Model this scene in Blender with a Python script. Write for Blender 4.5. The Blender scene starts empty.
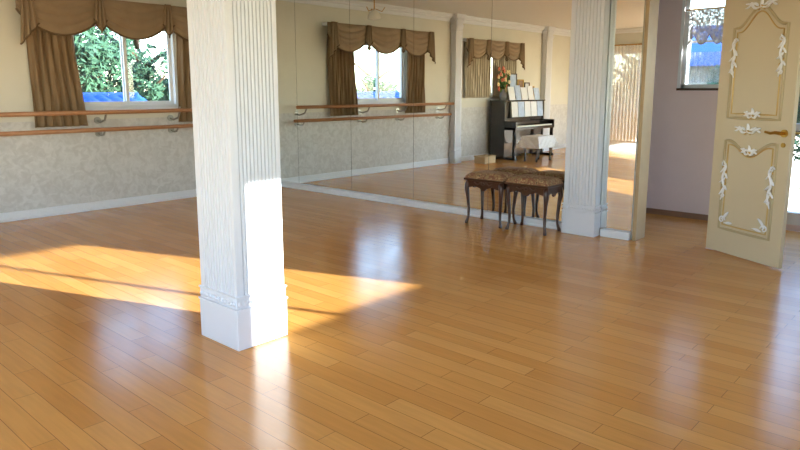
import bpy, bmesh, math, random
from mathutils import Vector, Matrix
random.seed(7)
scene = bpy.context.scene
COL = scene.collection
pi = math.pi

def lin(c):
    return tuple((x/12.92 if x <= 0.04045 else ((x+0.055)/1.055)**2.4) for x in [v/255 for v in c]) + (1.0,)

# ---------------------------------------------------------------- materials
def new_mat(name):
    m = bpy.data.materials.new(name); m.use_nodes = True
    nt = m.node_tree
    return m, nt, nt.nodes['Principled BSDF']

def mat(name, col, rough=0.5, metal=0.0, var=0.12, scale=8.0, bump=0.0, bscale=40.0, spec=0.5, coat=0.0):
    m, nt, b = new_mat(name)
    N = nt.nodes; L = nt.links
    tc = N.new('ShaderNodeTexCoord')
    no = N.new('ShaderNodeTexNoise'); no.inputs['Scale'].default_value = scale
    no.inputs['Detail'].default_value = 4
    L.new(tc.outputs['Object'], no.inputs['Vector'])
    mx = N.new('ShaderNodeMix'); mx.data_type = 'RGBA'
    c = lin(col)
    mx.inputs['A'].default_value = tuple(v*(1-var) for v in c[:3])+(1,)
    mx.inputs['B'].default_value = tuple(min(1, v*(1+var)) for v in c[:3])+(1,)
    L.new(no.outputs['Fac'], mx.inputs['Factor'])
    L.new(mx.outputs['Result'], b.inputs['Base Color'])
    b.inputs['Roughness'].default_value = rough
    b.inputs['Metallic'].default_value = metal
    b.inputs['Specular IOR Level'].default_value = spec
    b.inputs['Coat Weight'].default_value = coat
    if bump > 0:
        n2 = N.new('ShaderNodeTexNoise'); n2.inputs['Scale'].default_value = bscale
        L.new(tc.outputs['Object'], n2.inputs['Vector'])
        bp = N.new('ShaderNodeBump'); bp.inputs['Strength'].default_value = bump
        bp.inputs['Distance'].default_value = 0.01
        L.new(n2.outputs['Fac'], bp.inputs['Height'])
        L.new(bp.outputs['Normal'], b.inputs['Normal'])
    return m

def mat_floor():
    m, nt, b = new_mat('wood_plank_floor')
    N = nt.nodes; L = nt.links
    tc = N.new('ShaderNodeTexCoord')
    mp = N.new('ShaderNodeMapping'); mp.inputs['Rotation'].default_value = (0, 0, pi/2)
    L.new(tc.outputs['Object'], mp.inputs['Vector'])
    br = N.new('ShaderNodeTexBrick')
    br.offset = 0.37; br.offset_frequency = 2
    br.inputs['Scale'].default_value = 1.0
    br.inputs['Brick Width'].default_value = 0.80
    br.inputs['Row Height'].default_value = 0.10
    br.inputs['Mortar Size'].default_value = 0.0015
    br.inputs['Mortar Smooth'].default_value = 0.3
    br.inputs['Color1'].default_value = lin((203, 142, 69))
    br.inputs['Color2'].default_value = lin((219, 162, 88))
    br.inputs['Mortar'].default_value = lin((138, 90, 42))
    L.new(mp.outputs['Vector'], br.inputs['Vector'])
    mg = N.new('ShaderNodeMapping'); mg.inputs['Scale'].default_value = (22, 1.3, 1)
    L.new(tc.outputs['Object'], mg.inputs['Vector'])
    ng = N.new('ShaderNodeTexNoise'); ng.inputs['Scale'].default_value = 2.2; ng.inputs['Detail'].default_value = 6
    L.new(mg.outputs['Vector'], ng.inputs['Vector'])
    rp = N.new('ShaderNodeMapRange')
    rp.inputs['From Min'].default_value = 0.3; rp.inputs['From Max'].default_value = 0.7
    rp.inputs['To Min'].default_value = 0.91; rp.inputs['To Max'].default_value = 1.05
    L.new(ng.outputs['Fac'], rp.inputs['Value'])
    mm = N.new('ShaderNodeMix'); mm.data_type = 'RGBA'; mm.blend_type = 'MULTIPLY'
    mm.inputs['Factor'].default_value = 1.0
    L.new(br.outputs['Color'], mm.inputs['A']); L.new(rp.outputs['Result'], mm.inputs['B'])
    L.new(mm.outputs['Result'], b.inputs['Base Color'])
    n3 = N.new('ShaderNodeTexNoise'); n3.inputs['Scale'].default_value = 3.0
    L.new(tc.outputs['Object'], n3.inputs['Vector'])
    r3 = N.new('ShaderNodeMapRange')
    r3.inputs['To Min'].default_value = 0.15; r3.inputs['To Max'].default_value = 0.26
    L.new(n3.outputs['Fac'], r3.inputs['Value']); L.new(r3.outputs['Result'], b.inputs['Roughness'])
    b.inputs['Specular IOR Level'].default_value = 0.5
    n4 = N.new('ShaderNodeTexNoise'); n4.inputs['Scale'].default_value = 9.0
    L.new(tc.outputs['Object'], n4.inputs['Vector'])
    ad = N.new('ShaderNodeMath'); ad.operation = 'MULTIPLY_ADD'
    ad.inputs[1].default_value = -1.0
    L.new(br.outputs['Fac'], ad.inputs[0])
    ml = N.new('ShaderNodeMath'); ml.operation = 'MULTIPLY'; ml.inputs[1].default_value = 0.9
    L.new(n4.outputs['Fac'], ml.inputs[0]); L.new(ml.outputs[0], ad.inputs[2])
    bp = N.new('ShaderNodeBump'); bp.inputs['Strength'].default_value = 0.35; bp.inputs['Distance'].default_value = 0.0015
    L.new(ad.outputs[0], bp.inputs['Height']); L.new(bp.outputs['Normal'], b.inputs['Normal'])
    return m

def mat_wallpaper():
    m, nt, b = new_mat('wallpaper')
    N = nt.nodes; L = nt.links
    tc = N.new('ShaderNodeTexCoord')
    sp = N.new('ShaderNodeSeparateXYZ'); L.new(tc.outputs['Object'], sp.inputs[0])
    gt = N.new('ShaderNodeMath'); gt.operation = 'GREATER_THAN'; gt.inputs[1].default_value = 1.06
    L.new(sp.outputs['Z'], gt.inputs[0])
    no = N.new('ShaderNodeTexNoise'); no.inputs['Scale'].default_value = 13; no.inputs['Detail'].default_value = 6
    no.inputs['Distortion'].default_value = 1.0
    L.new(tc.outputs['Object'], no.inputs['Vector'])
    cr = N.new('ShaderNodeValToRGB')
    cr.color_ramp.elements[0].position = 0.38; cr.color_ramp.elements[0].color = lin((198, 195, 190))
    cr.color_ramp.elements[1].position = 0.62; cr.color_ramp.elements[1].color = lin((214, 212, 208))
    L.new(no.outputs['Fac'], cr.inputs[0])
    n2 = N.new('ShaderNodeTexNoise'); n2.inputs['Scale'].default_value = 3
    L.new(tc.outputs['Object'], n2.inputs['Vector'])
    cr2 = N.new('ShaderNodeValToRGB')
    cr2.color_ramp.elements[0].color = lin((212, 208, 194)); cr2.color_ramp.elements[1].color = lin((222, 219, 206))
    L.new(n2.outputs['Fac'], cr2.inputs[0])
    mx = N.new('ShaderNodeMix'); mx.data_type = 'RGBA'
    L.new(gt.outputs[0], mx.inputs['Factor']); L.new(cr.outputs[0], mx.inputs['A']); L.new(cr2.outputs[0], mx.inputs['B'])
    L.new(mx.outputs['Result'], b.inputs['Base Color'])
    b.inputs['Roughness'].default_value = 0.7
    bp = N.new('ShaderNodeBump'); bp.inputs['Strength'].default_value = 0.2; bp.inputs['Distance'].default_value = 0.01
    L.new(no.outputs['Fac'], bp.inputs['Height']); L.new(bp.outputs['Normal'], b.inputs['Normal'])
    return m

def mat_glass():
    m = bpy.data.materials.new('window_glass'); m.use_nodes = True
    nt = m.node_tree; N = nt.nodes; L = nt.links
    for n in list(N): N.remove(n)
    o = N.new('ShaderNodeOutputMaterial'); t = N.new('ShaderNodeBsdfTransparent'); g = N.new('ShaderNodeBsdfGlossy')
    t.inputs[0].default_value = (0.95, 0.98, 1, 1)
    g.inputs['Roughness'].default_value = 0.02
    mx = N.new('ShaderNodeMixShader'); mx.inputs[0].default_value = 0.05
    L.new(t.outputs[0], mx.inputs[1]); L.new(g.outputs[0], mx.inputs[2]); L.new(mx.outputs[0], o.inputs[0])
    return m

def mat_lace(name, col, alpha=0.6, scale=60):
    m, nt, b = new_mat(name); N = nt.nodes; L = nt.links
    b.inputs['Base Color'].default_value = lin(col); b.inputs['Roughness'].default_value = 0.9
    tc = N.new('ShaderNodeTexCoord'); v = N.new('ShaderNodeTexVoronoi'); v.inputs['Scale'].default_value = scale
    L.new(tc.outputs['Object'], v.inputs['Vector'])
    r = N.new('ShaderNodeMapRange'); r.inputs['From Min'].default_value = 0.1; r.inputs['From Max'].default_value = 0.6
    r.inputs['To Min'].default_value = alpha-0.25; r.inputs['To Max'].default_value = min(1, alpha+0.3)
    L.new(v.outputs['Distance'], r.inputs['Value']); L.new(r.outputs['Result'], b.inputs['Alpha'])
    return m

def mat_tapestry(name, cols, scale=30):
    m, nt, b = new_mat(name); N = nt.nodes; L = nt.links
    tc = N.new('ShaderNodeTexCoord'); v = N.new('ShaderNodeTexVoronoi'); v.inputs['Scale'].default_value = scale
    n = N.new('ShaderNodeTexNoise'); n.inputs['Scale'].default_value = 12
    L.new(tc.outputs['Object'], n.inputs['Vector'])
    mx = N.new('ShaderNodeMix'); mx.data_type = 'VECTOR'; mx.inputs['Factor'].default_value = 0.15
    L.new(tc.outputs['Object'], mx.inputs['A']); L.new(n.outputs['Color'], mx.inputs['B'])
    L.new(mx.outputs['Result'], v.inputs['Vector'])
    cr = N.new('ShaderNodeValToRGB'); cr.color_ramp.interpolation = 'CONSTANT'
    E = cr.color_ramp.elements
    E[0].color = lin(cols[0]); E[1].position = 0.62; E[1].color = lin(cols[-1])
    for i, c in enumerate(cols[1:-1]):
        e = E.new(0.22+0.2*i); e.color = lin(c)
    L.new(v.outputs['Distance'], cr.inputs[0]); L.new(cr.outputs[0], b.inputs['Base Color'])
    b.inputs['Roughness'].default_value = 0.85
    return m

M_FLOOR = mat_floor()
M_WALL = mat_wallpaper()
M_GLASS = mat_glass()
M_WHITE = mat('white_paint', (224, 226, 232), 0.45, var=0.01)
M_TRIM = mat('white_trim', (230, 232, 235), 0.4, var=0.02)
M_CEIL = mat('ceiling_paint', (230, 230, 228), 0.8, var=0.02)
M_PINK = mat('lilac_wall_paint', (226, 208, 208), 0.8, var=0.03, bump=0.1)
M_GOLDFR = mat('gold_brown_wood', (176, 150, 112), 0.4, var=0.15)
M_BROWNB = mat('brown_baseboard_wood', (140, 104, 80), 0.5, var=0.2)
M_MIRROR, _nt, _b = new_mat('mirror_glass')
_b.inputs['Base Color'].default_value = (0.92, 0.94, 0.92, 1); _b.inputs['Metallic'].default_value = 1; _b.inputs['Roughness'].default_value = 0.0
M_SEAM = mat('mirror_seam', (70, 68, 60), 0.5)
M_ALU = mat('white_aluminium', (225, 228, 230), 0.35, var=0.02)
M_BARRE = mat('barre_wood', (170, 120, 80), 0.35, var=0.15, scale=20)
M_METAL = mat('bracket_metal', (170, 168, 160), 0.35, metal=0.8)
M_CURT = mat('curtain_fabric', (136, 112, 82), 0.75, var=0.2, scale=5, bump=0.2)
M_CURT2 = mat('curtain_valance_fabric', (148, 127, 100), 0.6, var=0.2, scale=6, bump=0.2)
M_FRINGE = mat('curtain_fringe', (104, 82, 56), 0.7, var=0.3, scale=60)
M_CREAM = mat('cream_curtain_fabric', (188, 178, 156), 0.8, var=0.1)
M_BLACK = mat('piano_black_lacquer', (14, 13, 14), 0.12, var=0.1, coat=0.6)
M_IVORY = mat('ivory_keys', (238, 234, 220), 0.3, var=0.02)
M_BRASS = mat('brass', (190, 148, 70), 0.3, metal=1.0)
M_PAPER = mat('paper', (235, 236, 238), 0.8, var=0.05)
M_PAPER2 = mat('printed_paper', (185, 202, 226), 0.8, var=0.3, scale=14)
M_DWOOD = mat('dark_carved_wood', (66, 38, 24), 0.3, var=0.3, scale=14, coat=0.3)
M_CUSH = mat_tapestry('cushion_tapestry', [(98, 72, 50), (176, 146, 104), (128, 82, 58), (150, 122, 84)], 26)
M_LACE = mat_lace('lace_cloth', (244, 244, 244), 0.95)
M_LACE2 = mat_lace('lace_curtain', (215, 212, 208), 0.85, 40)
M_CAFE = mat_lace('sheer_cafe_curtain', (225, 230, 235), 0.30, 70)
M_SHEER = mat_lace('sheer_curtain', (238, 238, 238), 0.8, 70)
M_DOOR = mat('door_cream_paint', (208, 192, 160), 0.4, var=0.05, scale=3)
M_DOORP = mat('door_panel_paint', (188, 170, 132), 0.45, var=0.06, scale=3)
M_GILT = mat('gilt_line', (205, 172, 108), 0.35, metal=0.5, var=0.1)
M_SILV = mat('silver_white_applique', (244, 244, 246), 0.3, metal=0.15, var=0.06, scale=50)
M_LEAF = mat('tree_leaves', (58, 92, 66), 0.6, var=0.5, scale=1.6)
M_BARK = mat('tree_bark', (82, 62, 44), 0.9, var=0.3, bump=0.5)
M_ROOF = mat('blue_roof_tiles', (40, 92, 176), 0.4, var=0.15)
M_STUCCO = mat('house_stucco', (200, 196, 186), 0.9, var=0.06)
M_GROUND = mat('ground_soil', (110, 112, 84), 0.95, var=0.25, scale=0.5)
M_BASKET = mat('woven_basket', (205, 180, 140), 0.8, var=0.25, scale=60)
M_PICT = mat('picture_print', (150, 112, 84), 0.6, var=0.7, scale=18)
M_SHADE = mat('frosted_lamp_shade', (240, 236, 225), 0.5, var=0.02)
M_STEM = mat('plant_stem', (72, 112, 54), 0.6, var=0.3)
M_PETAL = mat('flower_petals', (214, 120, 92), 0.6, var=0.4, scale=12)
M_PETAL2 = mat('flower_petals_white', (240, 220, 170), 0.6, var=0.1, scale=12)
M_VASE = mat('porcelain_vase', (200, 206, 220), 0.15, var=0.2, scale=25)

# ---------------------------------------------------------------- mesh helpers
def empty(name, loc=(0, 0, 0), rz=0):
    e = bpy.data.objects.new(name, None); e.location = loc; e.rotation_euler = (0, 0, rz)
    e.empty_display_size = 0.1
    COL.objects.link(e); return e

def obj(name, verts, faces, m, parent=None, smooth=False, bevel=0.0):
    me = bpy.data.meshes.new(name); me.from_pydata([tuple(v) for v in verts], [], faces)
    bm = bmesh.new(); bm.from_mesh(me); bmesh.ops.recalc_face_normals(bm, faces=bm.faces); bm.to_mesh(me); bm.free()
    me.materials.append(m)
    if smooth:
        for p in me.polygons: p.use_smooth = True
    o = bpy.data.objects.new(name, me); COL.objects.link(o)
    if parent: o.parent = parent
    if bevel > 0:
        md = o.modifiers.new('bevel', 'BEVEL'); md.width = bevel; md.segments = 2; md.limit_method = 'ANGLE'
    return o

def boxes(name, lst, m, parent=None, bevel=0.0):
    V = []; F = []
    for (x0, x1, y0, y1, z0, z1) in lst:
        n = len(V)
        V += [(x0, y0, z0), (x1, y0, z0), (x1, y1, z0), (x0, y1, z0), (x0, y0, z1), (x1, y0, z1), (x1, y1, z1), (x0, y1, z1)]
        F += [(n, n+3, n+2, n+1), (n+4, n+5, n+6, n+7), (n, n+1, n+5, n+4), (n+1, n+2, n+6, n+5), (n+2, n+3, n+7, n+6), (n+3, n, n+4, n+7)]
    return obj(name, V, F, m, parent, bevel=bevel)

def tube_geo(P, R, n=10, closed=False):
    P = [Vector(p) for p in P]
    if not isinstance(R, (list, tuple)): R = [R]*len(P)
    V = []; F = []; m = len(P)
    prev = None
    for i in range(m):
        if closed: t = P[(i+1) % m]-P[i-1]
        else: t = P[min(i+1, m-1)]-P[max(i-1, 0)]
        t.normalize()
        if prev is None:
            a = Vector((0, 0, 1)) if abs(t.z) < 0.9 else Vector((1, 0, 0))
            u = t.cross(a).normalized()
        else:
            u = (prev-t*prev.dot(t)).normalized()
        prev = u; w = t.cross(u)
        for k in range(n):
            a = 2*pi*k/n
            V.append(P[i]+(u*math.cos(a)+w*math.sin(a))*R[i])
    rng = m if closed else m-1
    for i in range(rng):
        j = (i+1) % m
        for k in range(n):
            F.append((i*n+k, i*n+(k+1) % n, j*n+(k+1) % n, j*n+k))
    if not closed:
        F.append(tuple(range(n-1, -1, -1))); F.append(tuple((m-1)*n+k for k in range(n)))
    return V, F

def merge(geos):
    V = []; F = []
    for v, f in geos:
        n = len(V); V += list(v); F += [tuple(i+n for i in q) for q in f]
    return V, F

def tubes(name, lst, m, parent=None, n=10):
    V, F = merge([tube_geo(*(a if isinstance(a, tuple) else (a,)), n=n) for a in lst])
    return obj(name, V, F, m, parent, smooth=True)

def sphere_geo(c, r, nu=10, nv=7):
    if not isinstance(r, (tuple, list)): r = (r, r, r)
    V = [(c[0], c[1], c[2]+r[2])]; F = []
    for j in range(1, nv):
        th = pi*j/nv
        for i in range(nu):
            a = 2*pi*i/nu
            V.append((c[0]+r[0]*math.sin(th)*math.cos(a), c[1]+r[1]*math.sin(th)*math.sin(a), c[2]+r[2]*math.cos(th)))
    V.append((c[0], c[1], c[2]-r[2]))
    for i in range(nu): F.append((0, 1+i, 1+(i+1) % nu))
    for j in range(nv-2):
        for i in range(nu):
            a = 1+j*nu; F.append((a+i, a+nu+i, a+nu+(i+1) % nu, a+(i+1) % nu))
    a = 1+(nv-2)*nu; e = len(V)-1
    for i in range(nu): F.append((a+i, e, a+(i+1) % nu))
    return V, F

def lathe(name, prof, c, m, parent=None, n=24):
    V = []; F = []
    for r, z in prof:
        for k in range(n):
            a = 2*pi*k/n; V.append((c[0]+r*math.cos(a), c[1]+r*math.sin(a), c[2]+z))
    for i in range(len(prof)-1):
        for k in range(n):
            F.append((i*n+k, i*n+(k+1) % n, (i+1)*n+(k+1) % n, (i+1)*n+k))
    F.append(tuple(range(n))); F.append(tuple((len(prof)-1)*n+k for k in range(n)))
    return obj(name, V, F, m, parent, smooth=True)

def grid(name, fn, nu, nv, m, parent=None, solid=0.0):
    V = [fn(i/nu, j/nv) for j in range(nv+1) for i in range(nu+1)]
    F = [(j*(nu+1)+i, j*(nu+1)+i+1, (j+1)*(nu+1)+i+1, (j+1)*(nu+1)+i) for j in range(nv) for i in range(nu)]
    o = obj(name, V, F, m, parent, smooth=True)
    if solid:
        md = o.modifiers.new('solid', 'SOLIDIFY'); md.thickness = solid
    return o

# ---------------------------------------------------------------- room shell
CH = 2.8
XM = 5.96      # mirror glass plane
YL = 7.80      # left wall
YB = -1.20     # back wall
XW = -3.20     # west wall
boxes('floor', [(-3.35, 7.6, -1.35, 7.95, -0.1, 0)], M_FLOOR)
boxes('ceiling', [(-3.35, 7.6, -1.35, 7.95, CH, CH+0.12)], M_CEIL)

def wall_y(name, x0, x1, y0, y1, holes, m):
    L = []; c = x0
    for xa, xb, za, zb in holes:
        L += [(c, xa, y0, y1, 0, CH), (xa, xb, y0, y1, 0, za), (xa, xb, y0, y1, zb, CH)]; c = xb
    L.append((c, x1, y0, y1, 0, CH))
    L = [b for b in L if b[5]-b[4] > 1e-4 and b[1]-b[0] > 1e-4]
    return boxes(name, L, m)
def wall_x(name, x0, x1, y0, y1, holes, m):
    L = []; c = y0
    for ya, yb, za, zb in holes:
        L += [(x0, x1, c, ya, 0, CH), (x0, x1, ya, yb, 0, za), (x0, x1, ya, yb, zb, CH)]; c = yb
    L.append((x0, x1, c, y1, 0, CH))
    L = [b for b in L if b[5]-b[4] > 1e-4 and b[3]-b[2] > 1e-4]
    return boxes(name, L, m)

W1 = (3.11, 4.42, 1.19, 2.2)
W2 = (0.2, 1.3, 1.27, 2.2)
wall_y('wall_left', XW-0.15, 6.14, YL, YL+0.15, [W2, W1], M_WALL)
WB1 = (3.46, 5.13, 1.13, 2.18)
WB_FILL = (-2.6, 1.3, 0.5, 2.45)  # unseen window opening added behind the camera to let in fill light
wall_y('wall_back_with_sun_block', XW-0.15, 9.3, YB-0.15, YB, [WB_FILL, WB1], M_WALL)  # stretch beyond the hall is an added, unseen sun block
WW_FILL = (-0.8, 4.7, 0.35, 2.6)  # unseen opening, added and enlarged so more skylight fills the room
WW2 = (5.3, 7.2, 0.9, 2.3)
wall_x('wall_west', XW-0.15, XW, YB, YL, [WW_FILL, WW2], M_WALL)
wall_x('wall_mirror', XM+0.02, 6.14, 2.42, YL, [], M_WALL)
boxes('wall_entry', [(6.08, 6.20, 1.72, 1.80, 0, CH), (6.08, 6.20, 0.97, 1.72, 2.26, CH),
                     (6.08, 6.20, YB, 0.97, 0, CH), (6.0, 6.20, 1.80, 2.42, 2.45, CH)], M_PINK)
WS = (2.08, 2.60, 1.42, 2.42)
WD = (0.35, 1.62, 0.06, 2.35)
wall_x('wall_hall', 7.45, 7.60, YB, 3.75, [WD, WS], M_PINK)
boxes('wall_hall_end', [(6.14, 7.45, 3.60, 3.75, 0, CH)], M_PINK)

boxes('baseboard_left', [(1.90, XM-0.03, YL-0.025, YL, 0, 0.10), (1.90, XM-0.03, YL-0.035, YL, 0, 0.035),
                         (XW, 1.62, YL-0.025, YL, 0, 0.10)], M_TRIM, bevel=0.004)
boxes('baseboard_mirror', [(XM-0.04, XM+0.02, 3.10, YL-0.03, 0, 0.075), (XM-0.05, XM+0.02, 3.10, YL-0.03, 0, 0.02)], M_TRIM, bevel=0.004)
boxes('baseboard_mirror_end', [(XM-0.04, XM+0.02, 2.44, 2.73, 0, 0.075)], M_TRIM, bevel=0.004)
boxes('baseboard_hall', [(7.43, 7.45, 1.66, 3.60, 0, 0.06)], M_BROWNB)
boxes('baseboard_west', [(XW, XW+0.025, YB, YL-0.04, 0, 0.1)], M_TRIM)
boxes('trim_opening', [(XM-0.02, 6.16, 2.385, 2.42, 0, 2.5)], M_GOLDFR, bevel=0.004)
for nm, L in {
    'trim_cornice_left': [(XW, XM, YL-0.10, YL, CH-0.04, CH), (XW, XM, YL-0.07, YL, CH-0.08, CH-0.04), (XW, XM, YL-0.035, YL, CH-0.14, CH-0.08)],
    'trim_cornice_mirror': [(XM-0.10, XM+0.02, 2.42, YL-0.1, CH-0.04, CH), (XM-0.07, XM+0.02, 2.42, YL-0.1, CH-0.08, CH-0.04)],
    'trim_cornice_west': [(XW, XW+0.10, YB, YL-0.1, CH-0.04, CH), (XW, XW+0.06, YB, YL-0.1, CH-0.10, CH-0.04)]}.items():
    boxes(nm, L, M_TRIM, bevel=0.008)

# mirror panels
mir = empty('wall_mirror_panels')
ys = [3.0, 4.07, 5.16, 6.24, 7.33, YL]
for i in range(len(ys)-1):
    boxes('panel_%d' % (i+1), [(XM, XM+0.018, ys[i]+0.002, ys[i+1]-0.002, 0.078, CH-0.09)], M_MIRROR, mir)
boxes('seams', [(XM+0.012, XM+0.019, y-0.003, y+0.003, 0.078, CH-0.09) for y in ys[1:-1]], M_SEAM, mir)
boxes('panel_end', [(XM, XM+0.018, 2.44, 2.99, 0.078, CH-0.09)], M_MIRROR, mir)

# ---------------------------------------------------------------- windows
def window_yw(name, W, y0, y1, xm=None):
    xa, xb, za, zb = W
    e = empty(name)
    yc = (y0+y1)/2
    t = 0.035
    boxes('frame', [(xa, xb, y0+0.02, y1-0.02, za, za+t), (xa, xb, y0+0.02, y1-0.02, zb-t, zb),
                    (xa, xa+t, y0+0.02, y1-0.02, za+t, zb-t), (xb-t, xb, y0+0.02, y1-0.02, za+t, zb-t)], M_ALU, e, bevel=0.003)
    xm = xm or (xa+xb)/2; s = 0.04
    for k, (a, b, yy) in enumerate([(xa+t, xm+0.025, yc-0.02), (xm-0.025, xb-t, yc+0.02)]):
        boxes('sash_%d' % (k+1), [(a, b, yy-0.012, yy+0.012, za+t, za+t+s), (a, b, yy-0.012, yy+0.012, zb-t-s, zb-t),
                                 (a, a+s, yy-0.012, yy+0.012, za+t+s, zb-t-s), (b-s, b, yy-0.012, yy+0.012, za+t+s, zb-t-s)], M_ALU, e)
        boxes('glass_%d' % (k+1), [(a+s, b-s, yy-0.002, yy+0.002, za+t+s, zb-t-s)], M_GLASS, e)
    return e
def window_xw(name, W, x0, x1):
    ya, yb, za, zb = W
    e = empty(name); xc = (x0+x1)/2; t = 0.035; s = 0.04
    boxes('frame', [(x0+0.02, x1-0.02, ya, yb, za, za+t), (x0+0.02, x1-0.02, ya, yb, zb-t, zb),
                    (x0+0.02, x1-0.02, ya, ya+t, za+t, zb-t), (x0+0.02, x1-0.02, yb-t, yb, za+t, zb-t)], M_ALU, e, bevel=0.003)
    ym = (ya+yb)/2
    for k, (a, b, xx) in enumerate([(ya+t, ym+0.025, xc-0.02), (ym-0.025, yb-t, xc+0.02)]):
        boxes('sash_%d' % (k+1), [(xx-0.012, xx+0.012, a, b, za+t, za+t+s), (xx-0.012, xx+0.012, a, b, zb-t-s, zb-t),
                                 (xx-0.012, xx+0.012, a, a+s, za+t+s, zb-t-s), (xx-0.012, xx+0.012, b-s, b, za+t+s, zb-t-s)], M_ALU, e)
        boxes('glass_%d' % (k+1), [(xx-0.002, xx+0.002, a+s, b-s, za+t+s, zb-t-s)], M_GLASS, e)
    return e
w1 = window_yw('window_1', W1, YL, YL+0.15)
boxes('sill', [(W1[0]-0.04, W1[1]+0.04, YL-0.03, YL+0.03, W1[2]-0.03, W1[2])], M_TRIM, w1, bevel=0.004)
window_yw('window_2', W2, YL, YL+0.15)
window_yw('window_3', WB1, YB-0.15, YB, 4.21)
window_yw('fill_window_4', WB_FILL, YB-0.15, YB)
window_xw('fill_window_5', WW_FILL, XW-0.15, XW)
window_xw('window_6', WW2, XW-0.15, XW)
shc = empty('sheer_curtain')
grid('sheer', lambda s, t: (XW+0.06+0.02*math.sin(s*2*pi*26), WW2[0]-0.1+s*(WW2[1]-WW2[0]+0.2), 2.42-t*2.2), 400, 6, M_SHEER, shc)
tubes('rod', [([(XW+0.06, WW2[0]-0.2, 2.43), (XW+0.06, WW2[1]+0.2, 2.43)], 0.015)], M_BRASS, shc)
w7 = empty('window_7')
ya, yb, za, zb = WS
boxes('frame', [(7.47, 7.58, ya, yb, za, za+0.04), (7.47, 7.58, ya, yb, zb-0.04, zb), (7.47, 7.58, ya, ya+0.04, za, zb), (7.47, 7.58, yb-0.04, yb, za, zb)], M_ALU, w7)
boxes('casing', [(7.435, 7.455, ya-0.03, ya, za-0.02, zb+0.03), (7.435, 7.455, yb, yb+0.03, za-0.02, zb+0.03), (7.435, 7.455, ya, yb, zb, zb+0.03)], M_TRIM, w7)
boxes('muntin', [(7.50, 7.53, ya+0.04, yb-0.04, 1.90, 1.925)], M_ALU, w7)
boxes('glass', [(7.52, 7.524, ya+0.04, yb-0.04, za+0.04, zb-0.04)], M_GLASS, w7)
boxes('sill', [(7.42, 7.47, ya-0.03, yb+0.03, za-0.025, za)], M_DWOOD, w7)
def lacef(s, t):
    return (7.475+0.014*math.sin(s*34), ya+0.02+s*(yb-ya-0.04), 2.24-t*(0.26+0.10*abs(math.cos(s*3*pi))))
grid('lace_valance', lacef, 80, 10, M_LACE2, w7)
grid('lace_lower', lambda s, t: (7.485+0.008*math.sin(s*50), ya+0.04+s*(yb-ya-0.08), 1.80-t*0.32), 60, 6, M_CAFE, w7)
tubes('valance_fringe', [([lacef(i/40, 1.0) for i in range(41)], 0.006)], M_CREAM, w7, 6)
tubes('curtain_rod', [([(7.475, ya, 2.245), (7.475, yb, 2.245)], 0.009)], M_BRASS, w7)
gd = empty('door_2')
ya2, yb2, za2, zb2 = WD
boxes('frame', [(7.47, 7.58, ya2, yb2, za2-0.06, za2+0.12), (7.47, 7.58, ya2, yb2, zb2-0.10, zb2), (7.47, 7.58, ya2, ya2+0.08, za2, zb2), (7.47, 7.58, yb2-0.08, yb2, za2, zb2),
                (7.49, 7.56, ya2, yb2, 1.0, 1.07)], M_ALU, gd, bevel=0.004)
boxes('glass', [(7.52, 7.524, ya2+0.08, yb2-0.08, za2+0.12, zb2-0.1)], M_GLASS, gd)
tubes('handle', [([(7.47, 1.50, 0.98), (7.42, 1.50, 0.98), (7.42, 1.40, 0.98)], 0.009)], M_BRASS, gd)

# ---------------------------------------------------------------- reeded columns
def reed_outline(x0, x1, y0, y1, n, r):
    P = []
    def side(a, b, nrm):
        a = Vector(a); b = Vector(b); nrm = Vector(nrm)
        L_ = (b-a).length; d = (b-a)/L_
        mg = 0.028; seg = (L_-2*mg)/n
        P.append(a)
        for i in range(n):
            p0 = a+d*(mg+seg*i)
            g = seg*0.36
            P.append(p0); P.append(p0+d*(seg-g*1.0)*0.98)
            for k in range(1, 4):
                P.append(p0+d*(seg-g+g*k/4)-nrm*(r*math.sin(pi*k/4)))
        P.append(a+d*(L_-mg))
    side((x0, y0), (x1, y0), (0, -1)); side((x1, y0), (x1, y1), (1, 0)); side((x1, y1), (x0, y1), (0, 1)); side((x0, y1), (x0, y0), (-1, 0))
    return P
def reeded(name, x0, x1, y0, y1, z0, z1, n, r, m, parent):
    P = reed_outline(x0, x1, y0, y1, n, r); k = len(P)
    V = [(p.x, p.y, z0) for p in P]+[(p.x, p.y, z1) for p in P]
    F = [(i, (i+1) % k, k+(i+1) % k, k+i) for i in range(k)]+[tuple(range(k-1, -1, -1)), tuple(range(k, 2*k))]
    return obj(name, V, F, m, parent)

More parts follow.
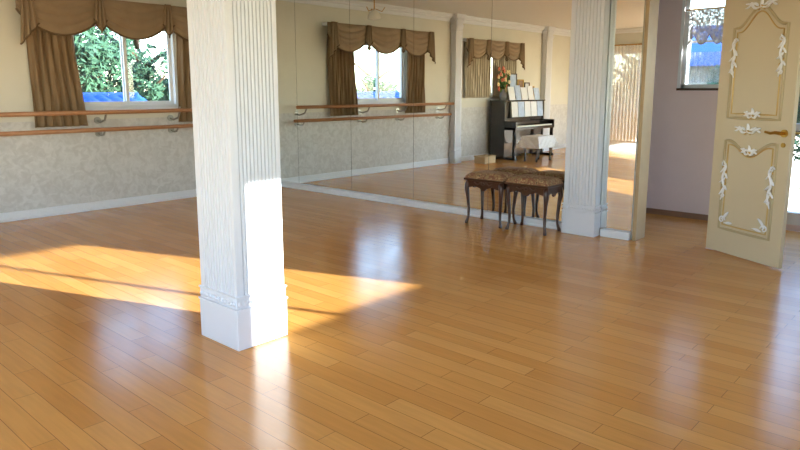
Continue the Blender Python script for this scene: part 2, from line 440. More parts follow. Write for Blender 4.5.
def capital(cx0, cx1, cy0, cy1, z0, z1, parent):
    cx = (cx0+cx1)/2; cy = (cy0+cy1)/2; wx = (cx1-cx0)/2; wy = (cy1-cy0)/2
    boxes('abacus', [(cx0-0.05, cx1+0.05, cy0-0.05, cy1+0.05, z1-0.05, z1), (cx0-0.035, cx1+0.035, cy0-0.035, cy1+0.035, z1-0.07, z1-0.05)], M_WHITE, parent, bevel=0.005)
    boxes('astragal', [(cx0-0.012, cx1+0.012, cy0-0.012, cy1+0.012, z0, z0+0.02)], M_WHITE, parent, bevel=0.006)
    G = []
    h = z1-z0-0.07
    def leaf(bx, by, nx, ny, zb, hh, w):
        tx, ty = -ny, nx
        V = []; F = []
        for j in range(6):
            t = j/5; out = 0.008+0.05*t*t*1.2; zz = zb+hh*(t if t < 0.9 else 0.84)
            ww = w*(0.8+0.5*math.sin(pi*t*0.8))*(1-0.75*max(0, t-0.6)/0.4)
            for s in (-1, 0, 1):
                o = out+(0.010 if s == 0 else 0)
                V.append((bx+nx*o+tx*ww*s/2, by+ny*o+ty*ww*s/2, zz))
        for j in range(5):
            for s in range(2):
                F.append((j*3+s, j*3+s+1, j*3+s+4, j*3+s+3))
        return V, F
    for (nx, ny) in [(-1, 0), (1, 0), (0, -1), (0, 1)]:
        bx = cx+nx*wx; by = cy+ny*wy; half = wy if nx else wx
        for row in range(2):
            nl = 3+row
            for i in range(nl):
                o = (i-(nl-1)/2)*(2*half/nl)
                G.append(leaf(bx-ny*o, by+nx*o, nx, ny, z0+0.02+row*h*0.38, h*0.5, 2*half/nl*0.9))
        for sg in (-1, 1):
            c = Vector((bx-ny*half*0.75*sg+nx*0.03, by+nx*half*0.75*sg+ny*0.03, z1-0.11))
            tt = Vector((-ny*sg, nx*sg, 0))
            pts = [c+tt*(0.034*(1-q/16)*math.cos(q*0.7))+Vector((0, 0, 0.034*(1-q/16)*math.sin(q*0.7))) for q in range(14)]
            G.append(tube_geo(pts, 0.007, 6))
    V, F = merge(G)
    obj('acanthus_leaves', V, F, M_WHITE, parent, smooth=True)
    boxes('core', [(cx0+0.005, cx1-0.005, cy0+0.005, cy1-0.005, z0, z1-0.05)], M_WHITE, parent)

def column(name, x0, x1, y0, y1, n=9, plinth=0.26, ztop=CH):
    e = empty(name)
    d = 0.008
    boxes('plinth', [(x0-d, x1+d, y0-d, y1+d, 0, plinth-0.04)], M_WHITE, e, bevel=0.004)
    boxes('plinth_moulding', [(x0-d-0.005, x1+d+0.005, y0-d-0.005, y1+d+0.005, plinth-0.04, plinth-0.028),
                              (x0-0.004, x1+0.004, y0-0.004, y1+0.004, plinth-0.028, plinth+0.03),
                              (x0-0.010, x1+0.010, y0-0.010, y1+0.010, plinth+0.03, plinth+0.04)], M_WHITE, e, bevel=0.003)
    G = []
    nb = 12
    for i in range(nb):
        t = (i+0.5)/nb
        for (px, py) in [(x0+(x1-x0)*t, y0-0.006), (x0+(x1-x0)*t, y1+0.006), (x0-0.006, y0+(y1-y0)*t), (x1+0.006, y0+(y1-y0)*t)]:
            G.append(sphere_geo((px, py, plinth), (0.010, 0.010, 0.014), 8, 5))
    V, F = merge(G); obj('bead_band', V, F, M_WHITE, e, smooth=True)
    reeded('shaft', x0+0.002, x1-0.002, y0+0.002, y1-0.002, plinth+0.04, ztop-0.32, n, 0.012, M_WHITE, e)
    capital(x0+0.004, x1-0.004, y0+0.004, y1-0.004, ztop-0.32, ztop, e)
    return e

column('column', 1.925, 2.245, 2.915, 3.272, 11)
column('pilaster', XM-0.13, XM-0.014, 2.755, 3.085, 8)
column('pilaster', 1.66, 1.86, YL-0.14, YL-0.013, 6)
column('pilaster', -1.75, -1.50, YL-0.14, YL-0.013, 6)

# ---------------------------------------------------------------- ballet barre
bar = empty('ballet_barre')
tubes('upper_rail', [([(2.05, YL-0.24, 1.15), (5.78, YL-0.24, 1.15)], 0.024)], M_BARRE, bar, 16)
tubes('lower_rail', [([(2.05, YL-0.18, 0.95), (5.78, YL-0.18, 0.95)], 0.024)], M_BARRE, bar, 16)
bx = [2.25, 3.36, 4.28, 5.60]
G = []
for x in bx:
    G.append(tube_geo([(x, YL, 1.05), (x, YL-0.08, 1.03), (x, YL-0.2, 1.06), (x, YL-0.24, 1.125)], 0.012, 8))
    G.append(tube_geo([(x, YL, 0.90), (x, YL-0.08, 0.88), (x, YL-0.15, 0.89), (x, YL-0.18, 0.928)], 0.012, 8))
    G.append(tube_geo([(x, YL-0.001, 1.05), (x, YL-0.014, 1.05)], 0.04, 14))
    G.append(tube_geo([(x, YL-0.001, 0.90), (x, YL-0.014, 0.90)], 0.04, 14))
V, F = merge(G); obj('brackets', V, F, M_METAL, bar, smooth=False)

# ---------------------------------------------------------------- curtains
def curtain_set(xa, xb, ztop, zbot, panels, m, mval, nsw=3, y=YL, swagdrop=0.24):
    for k, (a0, a1, b0, b1) in enumerate(panels):
        nf = max(4, int((a1-a0)/0.075))
        def f(s, t, a0=a0, a1=a1, b0=b0, b1=b1, nf=nf):
            q = t**1.3
            x = (a0+(a1-a0)*s)*(1-q)+(b0+(b1-b0)*s)*q
            yy = y-0.055+0.028*math.sin(2*pi*nf*s+0.8*math.sin(5*t))+0.01*math.sin(2*pi*nf*2.3*s+2*t)
            return (x, yy, ztop-0.02+(zbot-ztop+0.02)*t)
        c = empty('curtain')
        grid('drape', f, nf*12, 20, m, c, 0.003)
        tubes('hem', [([f(i/(nf*6), 1.0) for i in range(nf*6+1)], 0.005)], m, c, 6)
    e = empty('swag_valance')
    boxes('pelmet_board', [(xa, xb, y-0.14, y, ztop, ztop+0.05)], M_TRIM, e, bevel=0.006)
    w = (xb-xa)/nsw
    for k in range(nsw):
        c0 = xa+k*w-0.03; c1 = xa+(k+1)*w+0.03
        yo = 0.012*(k % 2)
        def f(s, t, c0=c0, c1=c1, yo=yo):
            sag = 1-(2*s-1)**2
            x = c0+(c1-c0)*s
            z = ztop+0.045-t*(0.18+swagdrop*sag**0.8)
            yy = y-0.145-yo-0.035*math.sin(pi*s)*math.sin(pi*min(1, t+.1))-0.014*abs(math.sin(t*13+0.6*math.cos(6*s)))*(0.4+sag)
            return (x, yy, z)
        grid('swag_%d' % (k+1), f, 36, 40, mval, e, 0.003)
        P = [f(i/30, 1.0) for i in range(31)]
        tubes('swag_fringe_%d' % (k+1), [(P, 0.011)], M_FRINGE, e, 8)
    for k in range(nsw+1):
        cx = xa+k*w; hw = 0.075 if 0 < k < nsw else 0.10; ln = 0.34 if 0 < k < nsw else 0.50
        cx = min(max(cx, xa+hw-0.03), xb-hw+0.03)
        def f(s, t, cx=cx, hw=hw, ln=ln):
            if ln < 0.4: l = ln*(0.55+0.45*(1-abs(2*s-1)))
            elif cx < (xa+xb)/2: l = ln*(1-0.45*s)
            else: l = ln*(0.55+0.45*s)
            x = cx+(2*s-1)*hw*(0.55+0.45*t)
            return (x, y-0.195-0.02*math.sin(s*2*pi*3), ztop+0.05-t*(l+0.05))
        grid('jabot_%d' % (k+1), f, 30, 10, mval, e, 0.003)
        P = [f(i/30, 1.0) for i in range(31)]
        tubes('jabot_fringe_%d' % (k+1), [(P, 0.009)], M_FRINGE, e, 8)
    return e
curtain_set(2.58, 5.05, 2.37, 1.0, [(2.66, 3.12, 2.66, 3.22), (4.42, 4.98, 4.36, 4.98)], M_CURT, M_CURT2)
curtain_set(-0.45, 1.52, 2.33, 1.25, [(-0.38, 0.52, -0.38, 0.54), (0.58, 1.46, 0.56, 1.46)], M_CREAM, M_CURT2, nsw=3, swagdrop=0.18)

# ---------------------------------------------------------------- pendant
pl = empty('pendant_lamp')
lathe('canopy', [(0.05, 0), (0.05, -0.015), (0.02, -0.03)], (4.73, 7.0, CH), M_BRASS, pl)
tubes('stem', [([(4.73, 7.0, CH-0.02), (4.73, 7.0, 2.56)], 0.008)], M_BRASS, pl)
lathe('shade', [(0.02, 0.14), (0.05, 0.12), (0.085, 0.07), (0.10, 0.02), (0.07, 0.0), (0.01, -0.01)], (4.73, 7.0, 2.43), M_SHADE, pl)
arms = []
for q in range(3):
    a = q*2*pi/3
    arms.append(([(4.73+0.02*math.cos(a), 7+0.02*math.sin(a), 2.58), (4.73+0.12*math.cos(a), 7+0.12*math.sin(a), 2.54), (4.73+0.16*math.cos(a), 7+0.16*math.sin(a), 2.60)], 0.006))
tubes('scroll_arms', arms, M_BRASS, pl, 6)

# ---------------------------------------------------------------- piano
P = empty('upright_piano')
px0, px1 = -0.90, 0.64
boxes('case', [(px0+0.03, px1-0.03, 7.36, 7.68, 0.04, 1.16), (px0, px0+0.035, 7.34, 7.69, 0, 1.17), (px1-0.035, px1, 7.34, 7.69, 0, 1.17)], M_BLACK, P, bevel=0.004)
boxes('top_lid', [(px0-0.015, px1+0.015, 7.32, 7.70, 1.17, 1.195)], M_BLACK, P, bevel=0.006)
boxes('key_bed', [(px0, px1, 7.08, 7.36, 0.60, 0.66), (px0, px0+0.05, 7.07, 7.36, 0.60, 0.78), (px1-0.05, px1, 7.07, 7.36, 0.60, 0.78), (px0+0.04, px1-0.04, 7.24, 7.36, 0.66, 0.76)], M_BLACK, P, bevel=0.006)
boxes('legs', [(px0+0.005, px0+0.055, 7.09, 7.15, 0.04, 0.60), (px1-0.055, px1-0.005, 7.09, 7.15, 0.04, 0.60), (px0, px0+0.06, 7.07, 7.36, 0, 0.05), (px1-0.06, px1, 7.07, 7.36, 0, 0.05)], M_BLACK, P, bevel=0.006)
nk = 52; kw = (px1-px0-0.12)/nk
boxes('white_keys', [(px0+0.06+i*kw+0.001, px0+0.06+(i+1)*kw-0.001, 7.10, 7.24, 0.66, 0.685) for i in range(nk)], M_IVORY, P)
boxes('black_keys', [(px0+0.06+i*kw-0.005, px0+0.06+i*kw+0.005, 7.15, 7.24, 0.685, 0.697) for i in range(1, nk) if i % 7 not in (0, 3)], M_BLACK, P)
boxes('music_desk', [(px0+0.2, px1-0.2, 7.335, 7.355, 0.84, 1.13), (px0+0.2, px1-0.2, 7.30, 7.34, 0.83, 0.85)], M_BLACK, P, bevel=0.004)
pc = (px0+px1)/2
tubes('pedals', [([(pc+d, 7.36, 0.07), (pc+d, 7.27, 0.06), (pc+d, 7.22, 0.045)], 0.012) for d in (-0.1, 0, 0.1)], M_BRASS, P, 8)
sm = empty('sheet_music')
def page(name, xl, xr, y, z0, hh, lean, mm, par):
    vv = [(xl, y, z0), (xr, y, z0), (xr, y+lean, z0+hh), (xl, y+lean, z0+hh), (xl, y+0.006, z0), (xr, y+0.006, z0), (xr, y+lean+0.006, z0+hh), (xl, y+lean+0.006, z0+hh)]
    obj(name, vv, [(0, 1, 2, 3), (7, 6, 5, 4), (0, 4, 5, 1), (1, 5, 6, 2), (2, 6, 7, 3), (3, 7, 4, 0)], mm, par)
for i in range(5):
    x1 = 0.42-i*0.25
    page('open_sheet_%d' % (i+1), x1-0.23, x1, 7.305, 0.852, 0.31, 0.025, M_PAPER2 if i in (1, 4) else M_PAPER, P)
for i, (x1, ww, hh, mm) in enumerate([(0.46, 0.22, 0.27, M_PAPER), (0.21, 0.20, 0.30, M_PAPER2), (-0.02, 0.22, 0.26, M_PAPER), (-0.28, 0.21, 0.29, M_PAPER), (-0.53, 0.22, 0.25, M_PAPER2)]):
    page('page_%d' % (i+1), x1-ww, x1, 7.345, 1.1955, hh, 0.06, mm, sm)
def frame_pic(name, x0, x1, y, z0, z1, m, mf=M_BRASS):
    e = empty(name); b = 0.022
    boxes('frame', [(x0, x1, y-0.02, y, z0, z0+b), (x0, x1, y-0.02, y, z1-b, z1), (x0, x0+b, y-0.02, y, z0+b, z1-b), (x1-b, x1, y-0.02, y, z0+b, z1-b)], mf, e, bevel=0.003)
    boxes('print', [(x0+b, x1-b, y-0.008, y-0.002, z0+b, z1-b)], m, e)
    boxes('easel', [((x0+x1)/2-0.02, (x0+x1)/2+0.02, y-0.002, y+0.06, z0, z0+0.012), ((x0+x1)/2-0.02, (x0+x1)/2+0.02, y-0.002, y+0.006, z0, z1-0.05)], mf, e)
    return e
frame_pic('picture_frame', -0.16, 0.12, 7.60, 1.1955, 1.74, M_PAPER2, M_DWOOD)
frame_pic('picture_frame', -0.44, -0.20, 7.60, 1.1955, 1.62, M_PICT, M_BRASS)
frame_pic('picture_frame', -0.68, -0.48, 7.60, 1.1955, 1.56, M_PAPER, M_DWOOD)
frame_pic('picture_frame', -0.88, -0.71, 7.60, 1.1955, 1.48, M_PICT, M_BRASS)
fv = empty('flower_vase')
fx, fy, fz = 0.38, 7.56, 1.1955
lathe('vase', [(0.045, 0), (0.05, 0.01), (0.075, 0.07), (0.07, 0.12), (0.035, 0.19), (0.045, 0.22)], (fx, fy, fz), M_VASE, fv, 20)
rnd = random.Random(5)
stems = []; pet = []; pet2 = []; lv = []
for i in range(60):
    a = rnd.random()*2*pi; r = rnd.uniform(0.03, 0.23); hz = rnd.uniform(0.26, 0.74)-0.4*r
    tip = Vector((fx+r*math.cos(a), fy+0.35*r*math.sin(a), fz+hz))
    stems.append(([(fx, fy, fz+0.18), (fx+0.4*r*math.cos(a), fy+0.2*r*math.sin(a), fz+0.18+0.5*(hz-0.18)), tuple(tip)], 0.003))
    for q in range(6):
        b = q*pi/3
        (pet if i % 2 else pet2).append(sphere_geo((tip.x+0.024*math.cos(b), tip.y-0.006, tip.z+0.024*math.sin(b)), (0.019, 0.012, 0.019), 6, 4))
    for kk in range(4):
        c = Vector((fx+(0.5+0.15*kk)*r*math.cos(a), fy+0.3*r*math.sin(a), fz+0.18+(0.4+0.2*kk)*(hz-0.18)))
        u = Vector((rnd.gauss(0, 1), 0.3*rnd.gauss(0, 1), rnd.gauss(0, 1))).normalized(); w_ = u.orthogonal().normalized()
        lv.append(([c-u*0.05, c+w_*0.024, c+u*0.05, c-w_*0.024], [(0, 1, 2, 3)]))
tubes('stems', stems, M_STEM, fv, 5)
for nm, gg, mm in (('blossoms', pet, M_PETAL), ('white_blossoms', pet2, M_PETAL2), ('leaves', lv, M_STEM)):
    V, F = merge(gg); obj(nm, V, F, mm, fv, smooth=(nm != 'leaves'))
# stool with lace cloth
st = empty('piano_stool')
sx0, sx1 = 0.05, 0.65
boxes('seat_frame', [(sx0, sx1, 6.56, 6.90, 0.42, 0.49)], M_BLACK, st, bevel=0.01)
for i, (x, y) in enumerate([(sx0+0.04, 6.60), (sx1-0.04, 6.60), (sx0+0.04, 6.86), (sx1-0.04, 6.86)]):
    lathe('leg_%d' % (i+1), [(0.018, 0), (0.022, 0.05), (0.016, 0.1), (0.026, 0.3), (0.022, 0.43)], (x, y, 0), M_BLACK, st, 12)
cxm, cym, hx, hy, ov = (sx0+sx1)/2, 6.73, (sx1-sx0)/2+0.012, 0.182, 0.24
def cloth(s, t):
    u = (2*s-1)*(hx+ov); v = (2*t-1)*(hy+ov)
    ou = max(0, abs(u)-hx); ovv = max(0, abs(v)-hy)
    o = max(ou, ovv); mn = min(ou, ovv)
    x = max(-hx, min(hx, u)); y = max(-hy, min(hy, v))
    fl = 0.10*o+0.012*math.sin((u+v)*38)*min(1, o*8)
    x += math.copysign(fl+0.25*mn, u) if ou > 0 else 0
    y += math.copysign(fl+0.25*mn, v) if ovv > 0 else 0
    return (cxm+x, cym+y, 0.503-o*0.97)
grid('lace_cloth', cloth, 70, 56, M_LACE, st, 0.003)
# basket
bk = empty('basket')
boxes('body', [(1.20, 1.55, 7.16, 7.18, 0.012, 0.13), (1.20, 1.55, 7.40, 7.42, 0.012, 0.13), (1.20, 1.22, 7.18, 7.40, 0.012, 0.13), (1.53, 1.55, 7.18, 7.40, 0.012, 0.13), (1.20, 1.55, 7.16, 7.42, 0, 0.014)], M_BASKET, bk, bevel=0.005)
tubes('rim', [([(1.20, 7.16, 0.135), (1.55, 7.16, 0.135), (1.55, 7.42, 0.135), (1.20, 7.42, 0.135), (1.20, 7.16, 0.135)], 0.012)], M_BASKET, bk, 8)

# ---------------------------------------------------------------- upholstered benches (cabriole legs)
def bench(y0, y1, x0=5.555, x1=5.895, h=0.525):
    e = empty('upholstered_bench')
    for i, (x, y, sx, sy) in enumerate([(x0+0.04, y0+0.04, -1, -1), (x0+0.04, y1-0.04, -1, 1), (x1-0.04, y0+0.04, 1, -1), (x1-0.04, y1-0.04, 1, 1)]):
        k = 0.7071
        pts = []; R = []
        for (z, o, r) in [(h-0.07, 0.0, 0.026), (h-0.11, 0.012, 0.028), (h-0.16, 0.018, 0.025), (h-0.24, 0.006, 0.019), (0.16, -0.006, 0.015), (0.08, -0.004, 0.013), (0.04, 0.006, 0.014), (0.015, 0.016, 0.018), (0.0, 0.018, 0.016)]:
            pts.append((x+sx*k*o, y+sy*k*o, z)); R.append(r)
        tubes('leg_%d' % (i+1), [(pts, R)], M_DWOOD, e, 12)
    def apron(name, a, b, fixed, axis):
        n = 20; V = []; F = []
        for off in (-0.009, 0.009):
            for i in range(n+1):
                t = i/n; u = a+(b-a)*t
                zb = h-0.115-0.022*abs(math.cos(2*pi*t)) - (0.02 if abs(t-0.5) < 0.08 else 0)
                for z in (zb, h-0.05):
                    V.append((fixed+off, u, z) if axis == 'y' else (u, fixed+off, z))
        m2 = 2*(n+1)
        for i in range(n):
            q = 2*i
            F += [(q, q+2, q+3, q+1), (m2+q, m2+q+1, m2+q+3, m2+q+2), (q, m2+q, m2+q+2, q+2), (q+1, q+3, m2+q+3, m2+q+1)]
        F += [(0, 1, m2+1, m2), (2*n, m2+2*n, m2+2*n+1, 2*n+1)]
        obj(name, V, F, M_DWOOD, e)
    apron('apron_front', y0+0.03, y1-0.03, x0+0.025, 'y'); apron('apron_rear', y0+0.03, y1-0.03, x1-0.025, 'y')
    apron('apron_side_1', x0+0.03, x1-0.03, y0+0.025, 'x'); apron('apron_side_2', x0+0.03, x1-0.03, y1-0.025, 'x')
    boxes('seat_rail', [(x0, x1, y0, y1, h-0.060, h-0.035)], M_DWOOD, e, bevel=0.008)
    def cush(s, t):
        u = 2*s-1; v = 2*t-1
        z = h-0.038+0.066*((1-u**6)*(1-v**6))**0.5
        return (x0+0.004+(x1-x0-0.008)*s, y0+0.004+(y1-y0-0.008)*t, z)
    grid('cushion', cush, 24, 24, M_CUSH, e)
    G = []
    ym = (y0+y1)/2
    for sg in (-1, 1):
        G.append(tube_geo([(x0+0.012, ym+sg*(0.01+0.10*q/8), h-0.085+0.012*math.sin(q*0.9)) for q in range(9)], [0.008-0.0006*q for q in range(9)], 6))
    G.append(sphere_geo((x0+0.012, ym, h-0.085), (0.012, 0.022, 0.018)))
    V, F = merge(G); obj('carving', V, F, M_DWOOD, e, smooth=True)
bench(3.11, 3.60)
bench(3.625, 4.11)

# ---------------------------------------------------------------- ornate door (open leaf)
ang = math.atan2(-0.870, -0.493)
D = empty('door_1', (6.075, 1.80, 0), ang)
DW, DH, DT = 0.76, 2.22, 0.04
boxes('leaf', [(0, DW, 0, DT, 0.012, DH)], M_DOOR, D, bevel=0.004)
def arch_path(xa, xb, za, zb, rise, y):
    pts = [(xa, y, za), (xb, y, za)]
    n = 22
    up = []
    for i in range(n+1):
        t = i/n; x = xb+(xa-xb)*t
        s = abs(2*t-1)
        if rise > 0:
            z = zb-rise+rise*(0.5+0.5*math.cos(pi*min(1, s*1.15)))
        else:
            z = zb+rise*(0.5+0.5*math.cos(pi*min(1, s*1.15)))
        up.append((x, y, z))
    res = []
    allp = pts+up
    for i in range(len(allp)):
        a = Vector(allp[i]); b = Vector(allp[(i+1) % len(allp)])
        k = 1 if (b-a).length < 0.08 else 6
        for j in range(k): res.append(tuple(a+(b-a)*j/k))
    return res
def closed_tube(name, P, r, m, parent):
    V, F = tube_geo(P, r, 8, True); return obj(name, V, F, m, parent, smooth=True)
for nm, y in (('front', -0.001), ('rear', DT+0.001)):
    closed_tube('upper_moulding_'+nm, arch_path(0.13, 0.645, 1.17, 2.06, 0.16, y), 0.012, M_DOORP, D)
    closed_tube('upper_moulding_inner_'+nm, arch_path(0.165, 0.61, 1.205, 2.015, 0.15, y), 0.006, M_GILT, D)
    closed_tube('lower_moulding_'+nm, arch_path(0.13, 0.645, 0.22, 0.98, -0.10, y), 0.012, M_DOORP, D)
    closed_tube('lower_moulding_inner_'+nm, arch_path(0.165, 0.61, 0.255, 0.945, -0.09, y), 0.006, M_GILT, D)
def spiral(cx, cz, r, a0, turns, sgn, y=-0.016, r0=0.007):
    n = 16; pts = []; R = []
    for i in range(n+1):
        t = i/n; a = a0+sgn*turns*2*pi*t; rr = r*(1-0.8*t)
        pts.append((cx+rr*math.cos(a), y, cz+rr*math.sin(a))); R.append(r0*(1.0-0.3*t))
    return tube_geo(pts, R, 7)
def scroll_path(pts, r0=0.008, y=-0.016):
    P_ = [Vector((p[0], y, p[1])) for p in pts]; out = []
    for i in range(len(P_)-1):
        a = P_[max(0, i-1)]; b = P_[i]; c = P_[i+1]; d = P_[min(len(P_)-1, i+2)]
        for j in range(6):
            t = j/6
            out.append(0.5*((2*b)+(-a+c)*t+(2*a-5*b+4*c-d)*t*t+(-a+3*b-3*c+d)*t**3))
    out.append(P_[-1]); n = len(out)
    return tube_geo(out, [r0*(0.5+0.8*math.sin(pi*(i+0.5)/n)) for i in range(n)], 7)
def leafb(cx, cz, l, w, a, y=-0.010):
    V = []; F = []
    n = 6
    for i in range(n+1):
        t = i/n; ww = w*math.sin(pi*t)**0.7 if 0 < t < 1 else 0.0005
        for s in (-1, 0, 1):
            lx = l*(t-0.5); lz = ww*s/2
            V.append((cx+lx*math.cos(a)-lz*math.sin(a), y-(0.016 if s == 0 else 0), cz+lx*math.sin(a)+lz*math.cos(a)))
    for i in range(n):
        for s in range(2): F.append((i*3+s, i*3+s+1, i*3+s+4, i*3+s+3))
    return V, F
G = []; GG = []
def vertical_orn(cx, cz, hgt, flip=1, vflip=1):
    h = hgt/2*vflip
    G.append(scroll_path([(cx+0.020*flip, cz+h), (cx-0.016*flip, cz+h*0.7), (cx+0.013*flip, cz+h*0.15), (cx-0.011*flip, cz-h*0.4), (cx+0.016*flip, cz-h)], 0.008))
    G.append(spiral(cx+0.010*flip, cz+h*0.85, 0.024, 0, 1.1, flip))
    G.append(spiral(cx-0.004*flip, cz-h*0.75, 0.020, pi, 1.1, -flip))
    for q, (dz, a) in enumerate([(0.55, 0.9), (0.3, 2.2), (0.0, 0.7), (-0.3, 2.3), (-0.55, 1.0)]):
        G.append(leafb(cx+0.014*(1 if q % 2 else -1), cz+h*dz, hgt*0.24, 0.022, a))
        GG.append(sphere_geo((cx-0.016*(1 if q % 2 else -1)*flip, -0.010, cz+h*(dz+0.12)), (0.009, 0.010, 0.013), 7, 5))
def horiz_orn(cx, cz, w):
    for sg in (-1, 1):
        G.append(scroll_path([(cx, cz-0.012), (cx+sg*w*0.18, cz-0.02), (cx+sg*w*0.34, cz+0.014), (cx+sg*w*0.5, cz+0.022)], 0.008))
        G.append(spiral(cx+sg*w*0.30, cz+0.018, 0.020, 0 if sg < 0 else pi, 1.1, sg))
        G.append(leafb(cx+sg*w*0.17, cz+0.012, w*0.2, 0.024, sg*0.5))
        G.append(leafb(cx+sg*w*0.42, cz-0.004, w*0.18, 0.018, -sg*0.4))
        GG.append(sphere_geo((cx+sg*w*0.10, -0.010, cz-0.028), (0.012, 0.010, 0.009), 7, 5))
    G.append(leafb(cx, cz+0.016, 0.08, 0.034, pi/2))
    GG.append(spiral(cx, cz-0.014, 0.016, 0, 1, 1))
horiz_orn(0.39, 2.06, 0.30)
vertical_orn(0.155, 1.66, 0.32, 1)
vertical_orn(0.62, 1.66, 0.32, -1)
horiz_orn(0.39, 1.20, 0.16)
horiz_orn(0.36, 1.075, 0.26)
vertical_orn(0.155, 0.64, 0.34, -1)
vertical_orn(0.62, 0.64, 0.34, 1)
horiz_orn(0.39, 0.90, 0.16)
G.append(spiral(0.17, 0.30, 0.034, 0, 1.2, 1)); G.append(spiral(0.605, 0.30, 0.034, pi, 1.2, -1))
G.append(leafb(0.20, 0.34, 0.10, 0.028, 0.8)); G.append(leafb(0.575, 0.34, 0.10, 0.028, 2.3))
G.append(leafb(0.24, 0.28, 0.09, 0.024, 0.1)); G.append(leafb(0.535, 0.28, 0.09, 0.024, 3.0))
V, F = merge(G); obj('rococo_appliques', V, F, M_SILV, D, smooth=True)
V, F = merge(GG); obj('gilt_accents', V, F, M_GILT, D, smooth=True)
G = [tube_geo([(0.70, 0, 1.07), (0.70, -0.012, 1.07)], 0.030, 16), tube_geo([(0.70, -0.01, 1.07), (0.70, -0.05, 1.07)], 0.011, 10),
     tube_geo([(0.71, -0.05, 1.07), (0.66, -0.055, 1.076), (0.62, -0.055, 1.068), (0.565, -0.05, 1.076)], [0.014, 0.013, 0.012, 0.010], 10),
     tube_geo([(0.70, 0, 0.98), (0.70, -0.01, 0.98)], 0.018, 14),
     tube_geo([(0.70, DT, 1.07), (0.70, DT+0.05, 1.07), (0.60, DT+0.05, 1.07)], 0.009, 10)]
V, F = merge(G); obj('lever_handle', V, F, M_BRASS, D)
tubes('hinges', [([(0.0, DT+0.002, z), (0.0, DT+0.002, z+0.09)], 0.009) for z in (0.25, 1.1, 1.95)], M_BRASS, D, 8)

# ---------------------------------------------------------------- outdoors
boxes('ground', [(-40, 50, -40, 60, -3.2, -3.0)], M_GROUND)
def tree(x, y, zc, r, hgt, nleaf=5200, seed=1):
    rnd = random.Random(seed)
    e = empty('tree')
    trunk = [([(x, y, -3.0), (x+0.1, y, -1.2), (x-0.05, y+0.1, zc-0.3), (x+0.05, y, zc+hgt*0.5)], [0.2, 0.16, 0.12, 0.05])]
    for i in range(9):
        a = i*2.4; z = zc-0.8+i*0.25
        trunk.append(([(x, y, z), (x+r*0.4*math.cos(a), y+r*0.4*math.sin(a), z+0.35), (x+r*0.8*math.cos(a), y+r*0.8*math.sin(a), z+0.6)], [0.06, 0.04, 0.015]))
    tubes('trunk', trunk, M_BARK, e, 8)
    cl = []
    for i in range(46):
        a = rnd.random()*2*pi; b = rnd.uniform(-1, 1); q = rnd.random()**0.4
        s = math.sqrt(1-b*b)
        cl.append((x+r*q*s*math.cos(a), y+r*q*s*math.sin(a), zc+hgt*q*b, rnd.uniform(0.3, 0.6)*r*0.5))
    V = []; F = []
    for i in range(nleaf):
        c = cl[rnd.randrange(len(cl))]
        d = Vector((rnd.gauss(0, 1), rnd.gauss(0, 1), rnd.gauss(0, 1))).normalized()*c[3]*rnd.uniform(0.6, 1.1)
        p = Vector(c[:3])+d
        u = Vector((rnd.gauss(0, 1), rnd.gauss(0, 1), rnd.gauss(0, 1))).normalized(); w = u.orthogonal().normalized()
        s = rnd.uniform(0.05, 0.10); n = len(V)
        V += [p-u*s, p+w*s*0.45, p+u*s, p-w*s*0.45]; F.append((n, n+1, n+2, n+3))
    obj('foliage', V, F, M_LEAF, e)
tree(5.0, 13.6, 1.9, 1.3, 1.8, 12000, 1)
tree(7.3, 14.6, 1.4, 1.3, 1.5, 10000, 2)
tree(-3.3, 15.0, 0.6, 1.1, 1.2, 4500, 3)
tree(-7.2, 8.0, 0.9, 1.5, 1.5, 3500, 4)
tree(12.4, 2.6, 0.9, 1.3, 1.1, 6000, 5)
hs = empty('neighbour_house')
HX0, HX1 = -3.0, 5.75
boxes('walls', [(HX0+0.3, HX1-0.3, 10.9, 12.3, -3.0, 0.98)], M_STUCCO, hs)
grid('roof_front', lambda s, t: (HX0+(HX1-HX0)*s, 10.5+1.1*t, 0.95+0.34*t+0.035*abs(math.sin((HX0+(HX1-HX0)*s)*14))+0.02*((t*6) % 1)), 520, 24, M_ROOF, hs)
grid('roof_rear', lambda s, t: (HX0+(HX1-HX0)*s, 12.5-0.9*t, 0.95+0.34*t+0.035*abs(math.sin((HX0+(HX1-HX0)*s)*14))), 520, 4, M_ROOF, hs)
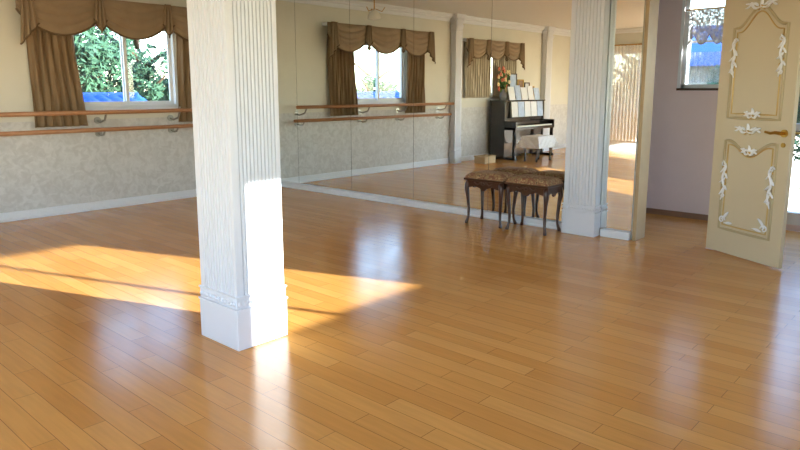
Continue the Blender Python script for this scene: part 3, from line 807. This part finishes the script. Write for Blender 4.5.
tubes('ridge', [([(HX0, 11.6, 1.30), (HX1, 11.6, 1.30)], 0.06)], M_ROOF, hs, 10)
# second house seen through the hall window
h2 = empty('neighbour_house')
boxes('walls', [(13.5, 16.5, 3.0, 7.0, -3.0, 1.9)], M_STUCCO, h2)
boxes('windows', [(13.47, 13.5, 3.6, 4.2, 0.9, 1.6), (13.47, 13.5, 5.0, 5.6, 0.9, 1.6)], M_SEAM, h2)
obj('gable_roof', [(13.1, 2.6, 1.85), (16.9, 2.6, 1.85), (16.9, 7.4, 1.85), (13.1, 7.4, 1.85), (15.0, 2.6, 2.75), (15.0, 7.4, 2.75)],
    [(0, 4, 5, 3), (1, 2, 5, 4), (0, 1, 4), (2, 3, 5), (0, 3, 2, 1)], M_ROOF, h2)

# ---------------------------------------------------------------- light
w = bpy.data.worlds.new('sky'); scene.world = w; w.use_nodes = True
nt = w.node_tree; bg = nt.nodes['Background']
sky = nt.nodes.new('ShaderNodeTexSky'); sky.sky_type = 'NISHITA'; sky.sun_disc = False
dsun = Vector((-0.328, 0.908, -0.259)).normalized()
sky.sun_elevation = math.radians(30); sky.sun_rotation = math.atan2(-dsun.x, -dsun.y)
sky.air_density = 1.0; sky.dust_density = 0.3
nt.links.new(sky.outputs[0], bg.inputs[0]); bg.inputs[1].default_value = 0.9
sl = bpy.data.lights.new('sun', 'SUN'); sl.energy = 19; sl.angle = math.radians(0.55); sl.color = (1.0, 0.96, 0.89)
so = bpy.data.objects.new('sun', sl); COL.objects.link(so); so.location = (6, -10, 6)
so.rotation_euler = dsun.to_track_quat('-Z', 'Y').to_euler()

# ---------------------------------------------------------------- camera
cd = bpy.data.cameras.new('camera'); cam = bpy.data.objects.new('camera', cd); COL.objects.link(cam)
cam.location = (0, 0, 1.4)
cam.rotation_euler = (math.radians(90-9.52), 0, math.radians(42.06-90))
cd.lens = 29.52; cd.sensor_width = 36; cd.shift_y = -0.03125; cd.clip_start = 0.05
scene.camera = cam
scene.view_settings.view_transform = 'Standard'
scene.view_settings.exposure = 0.6
print('done')
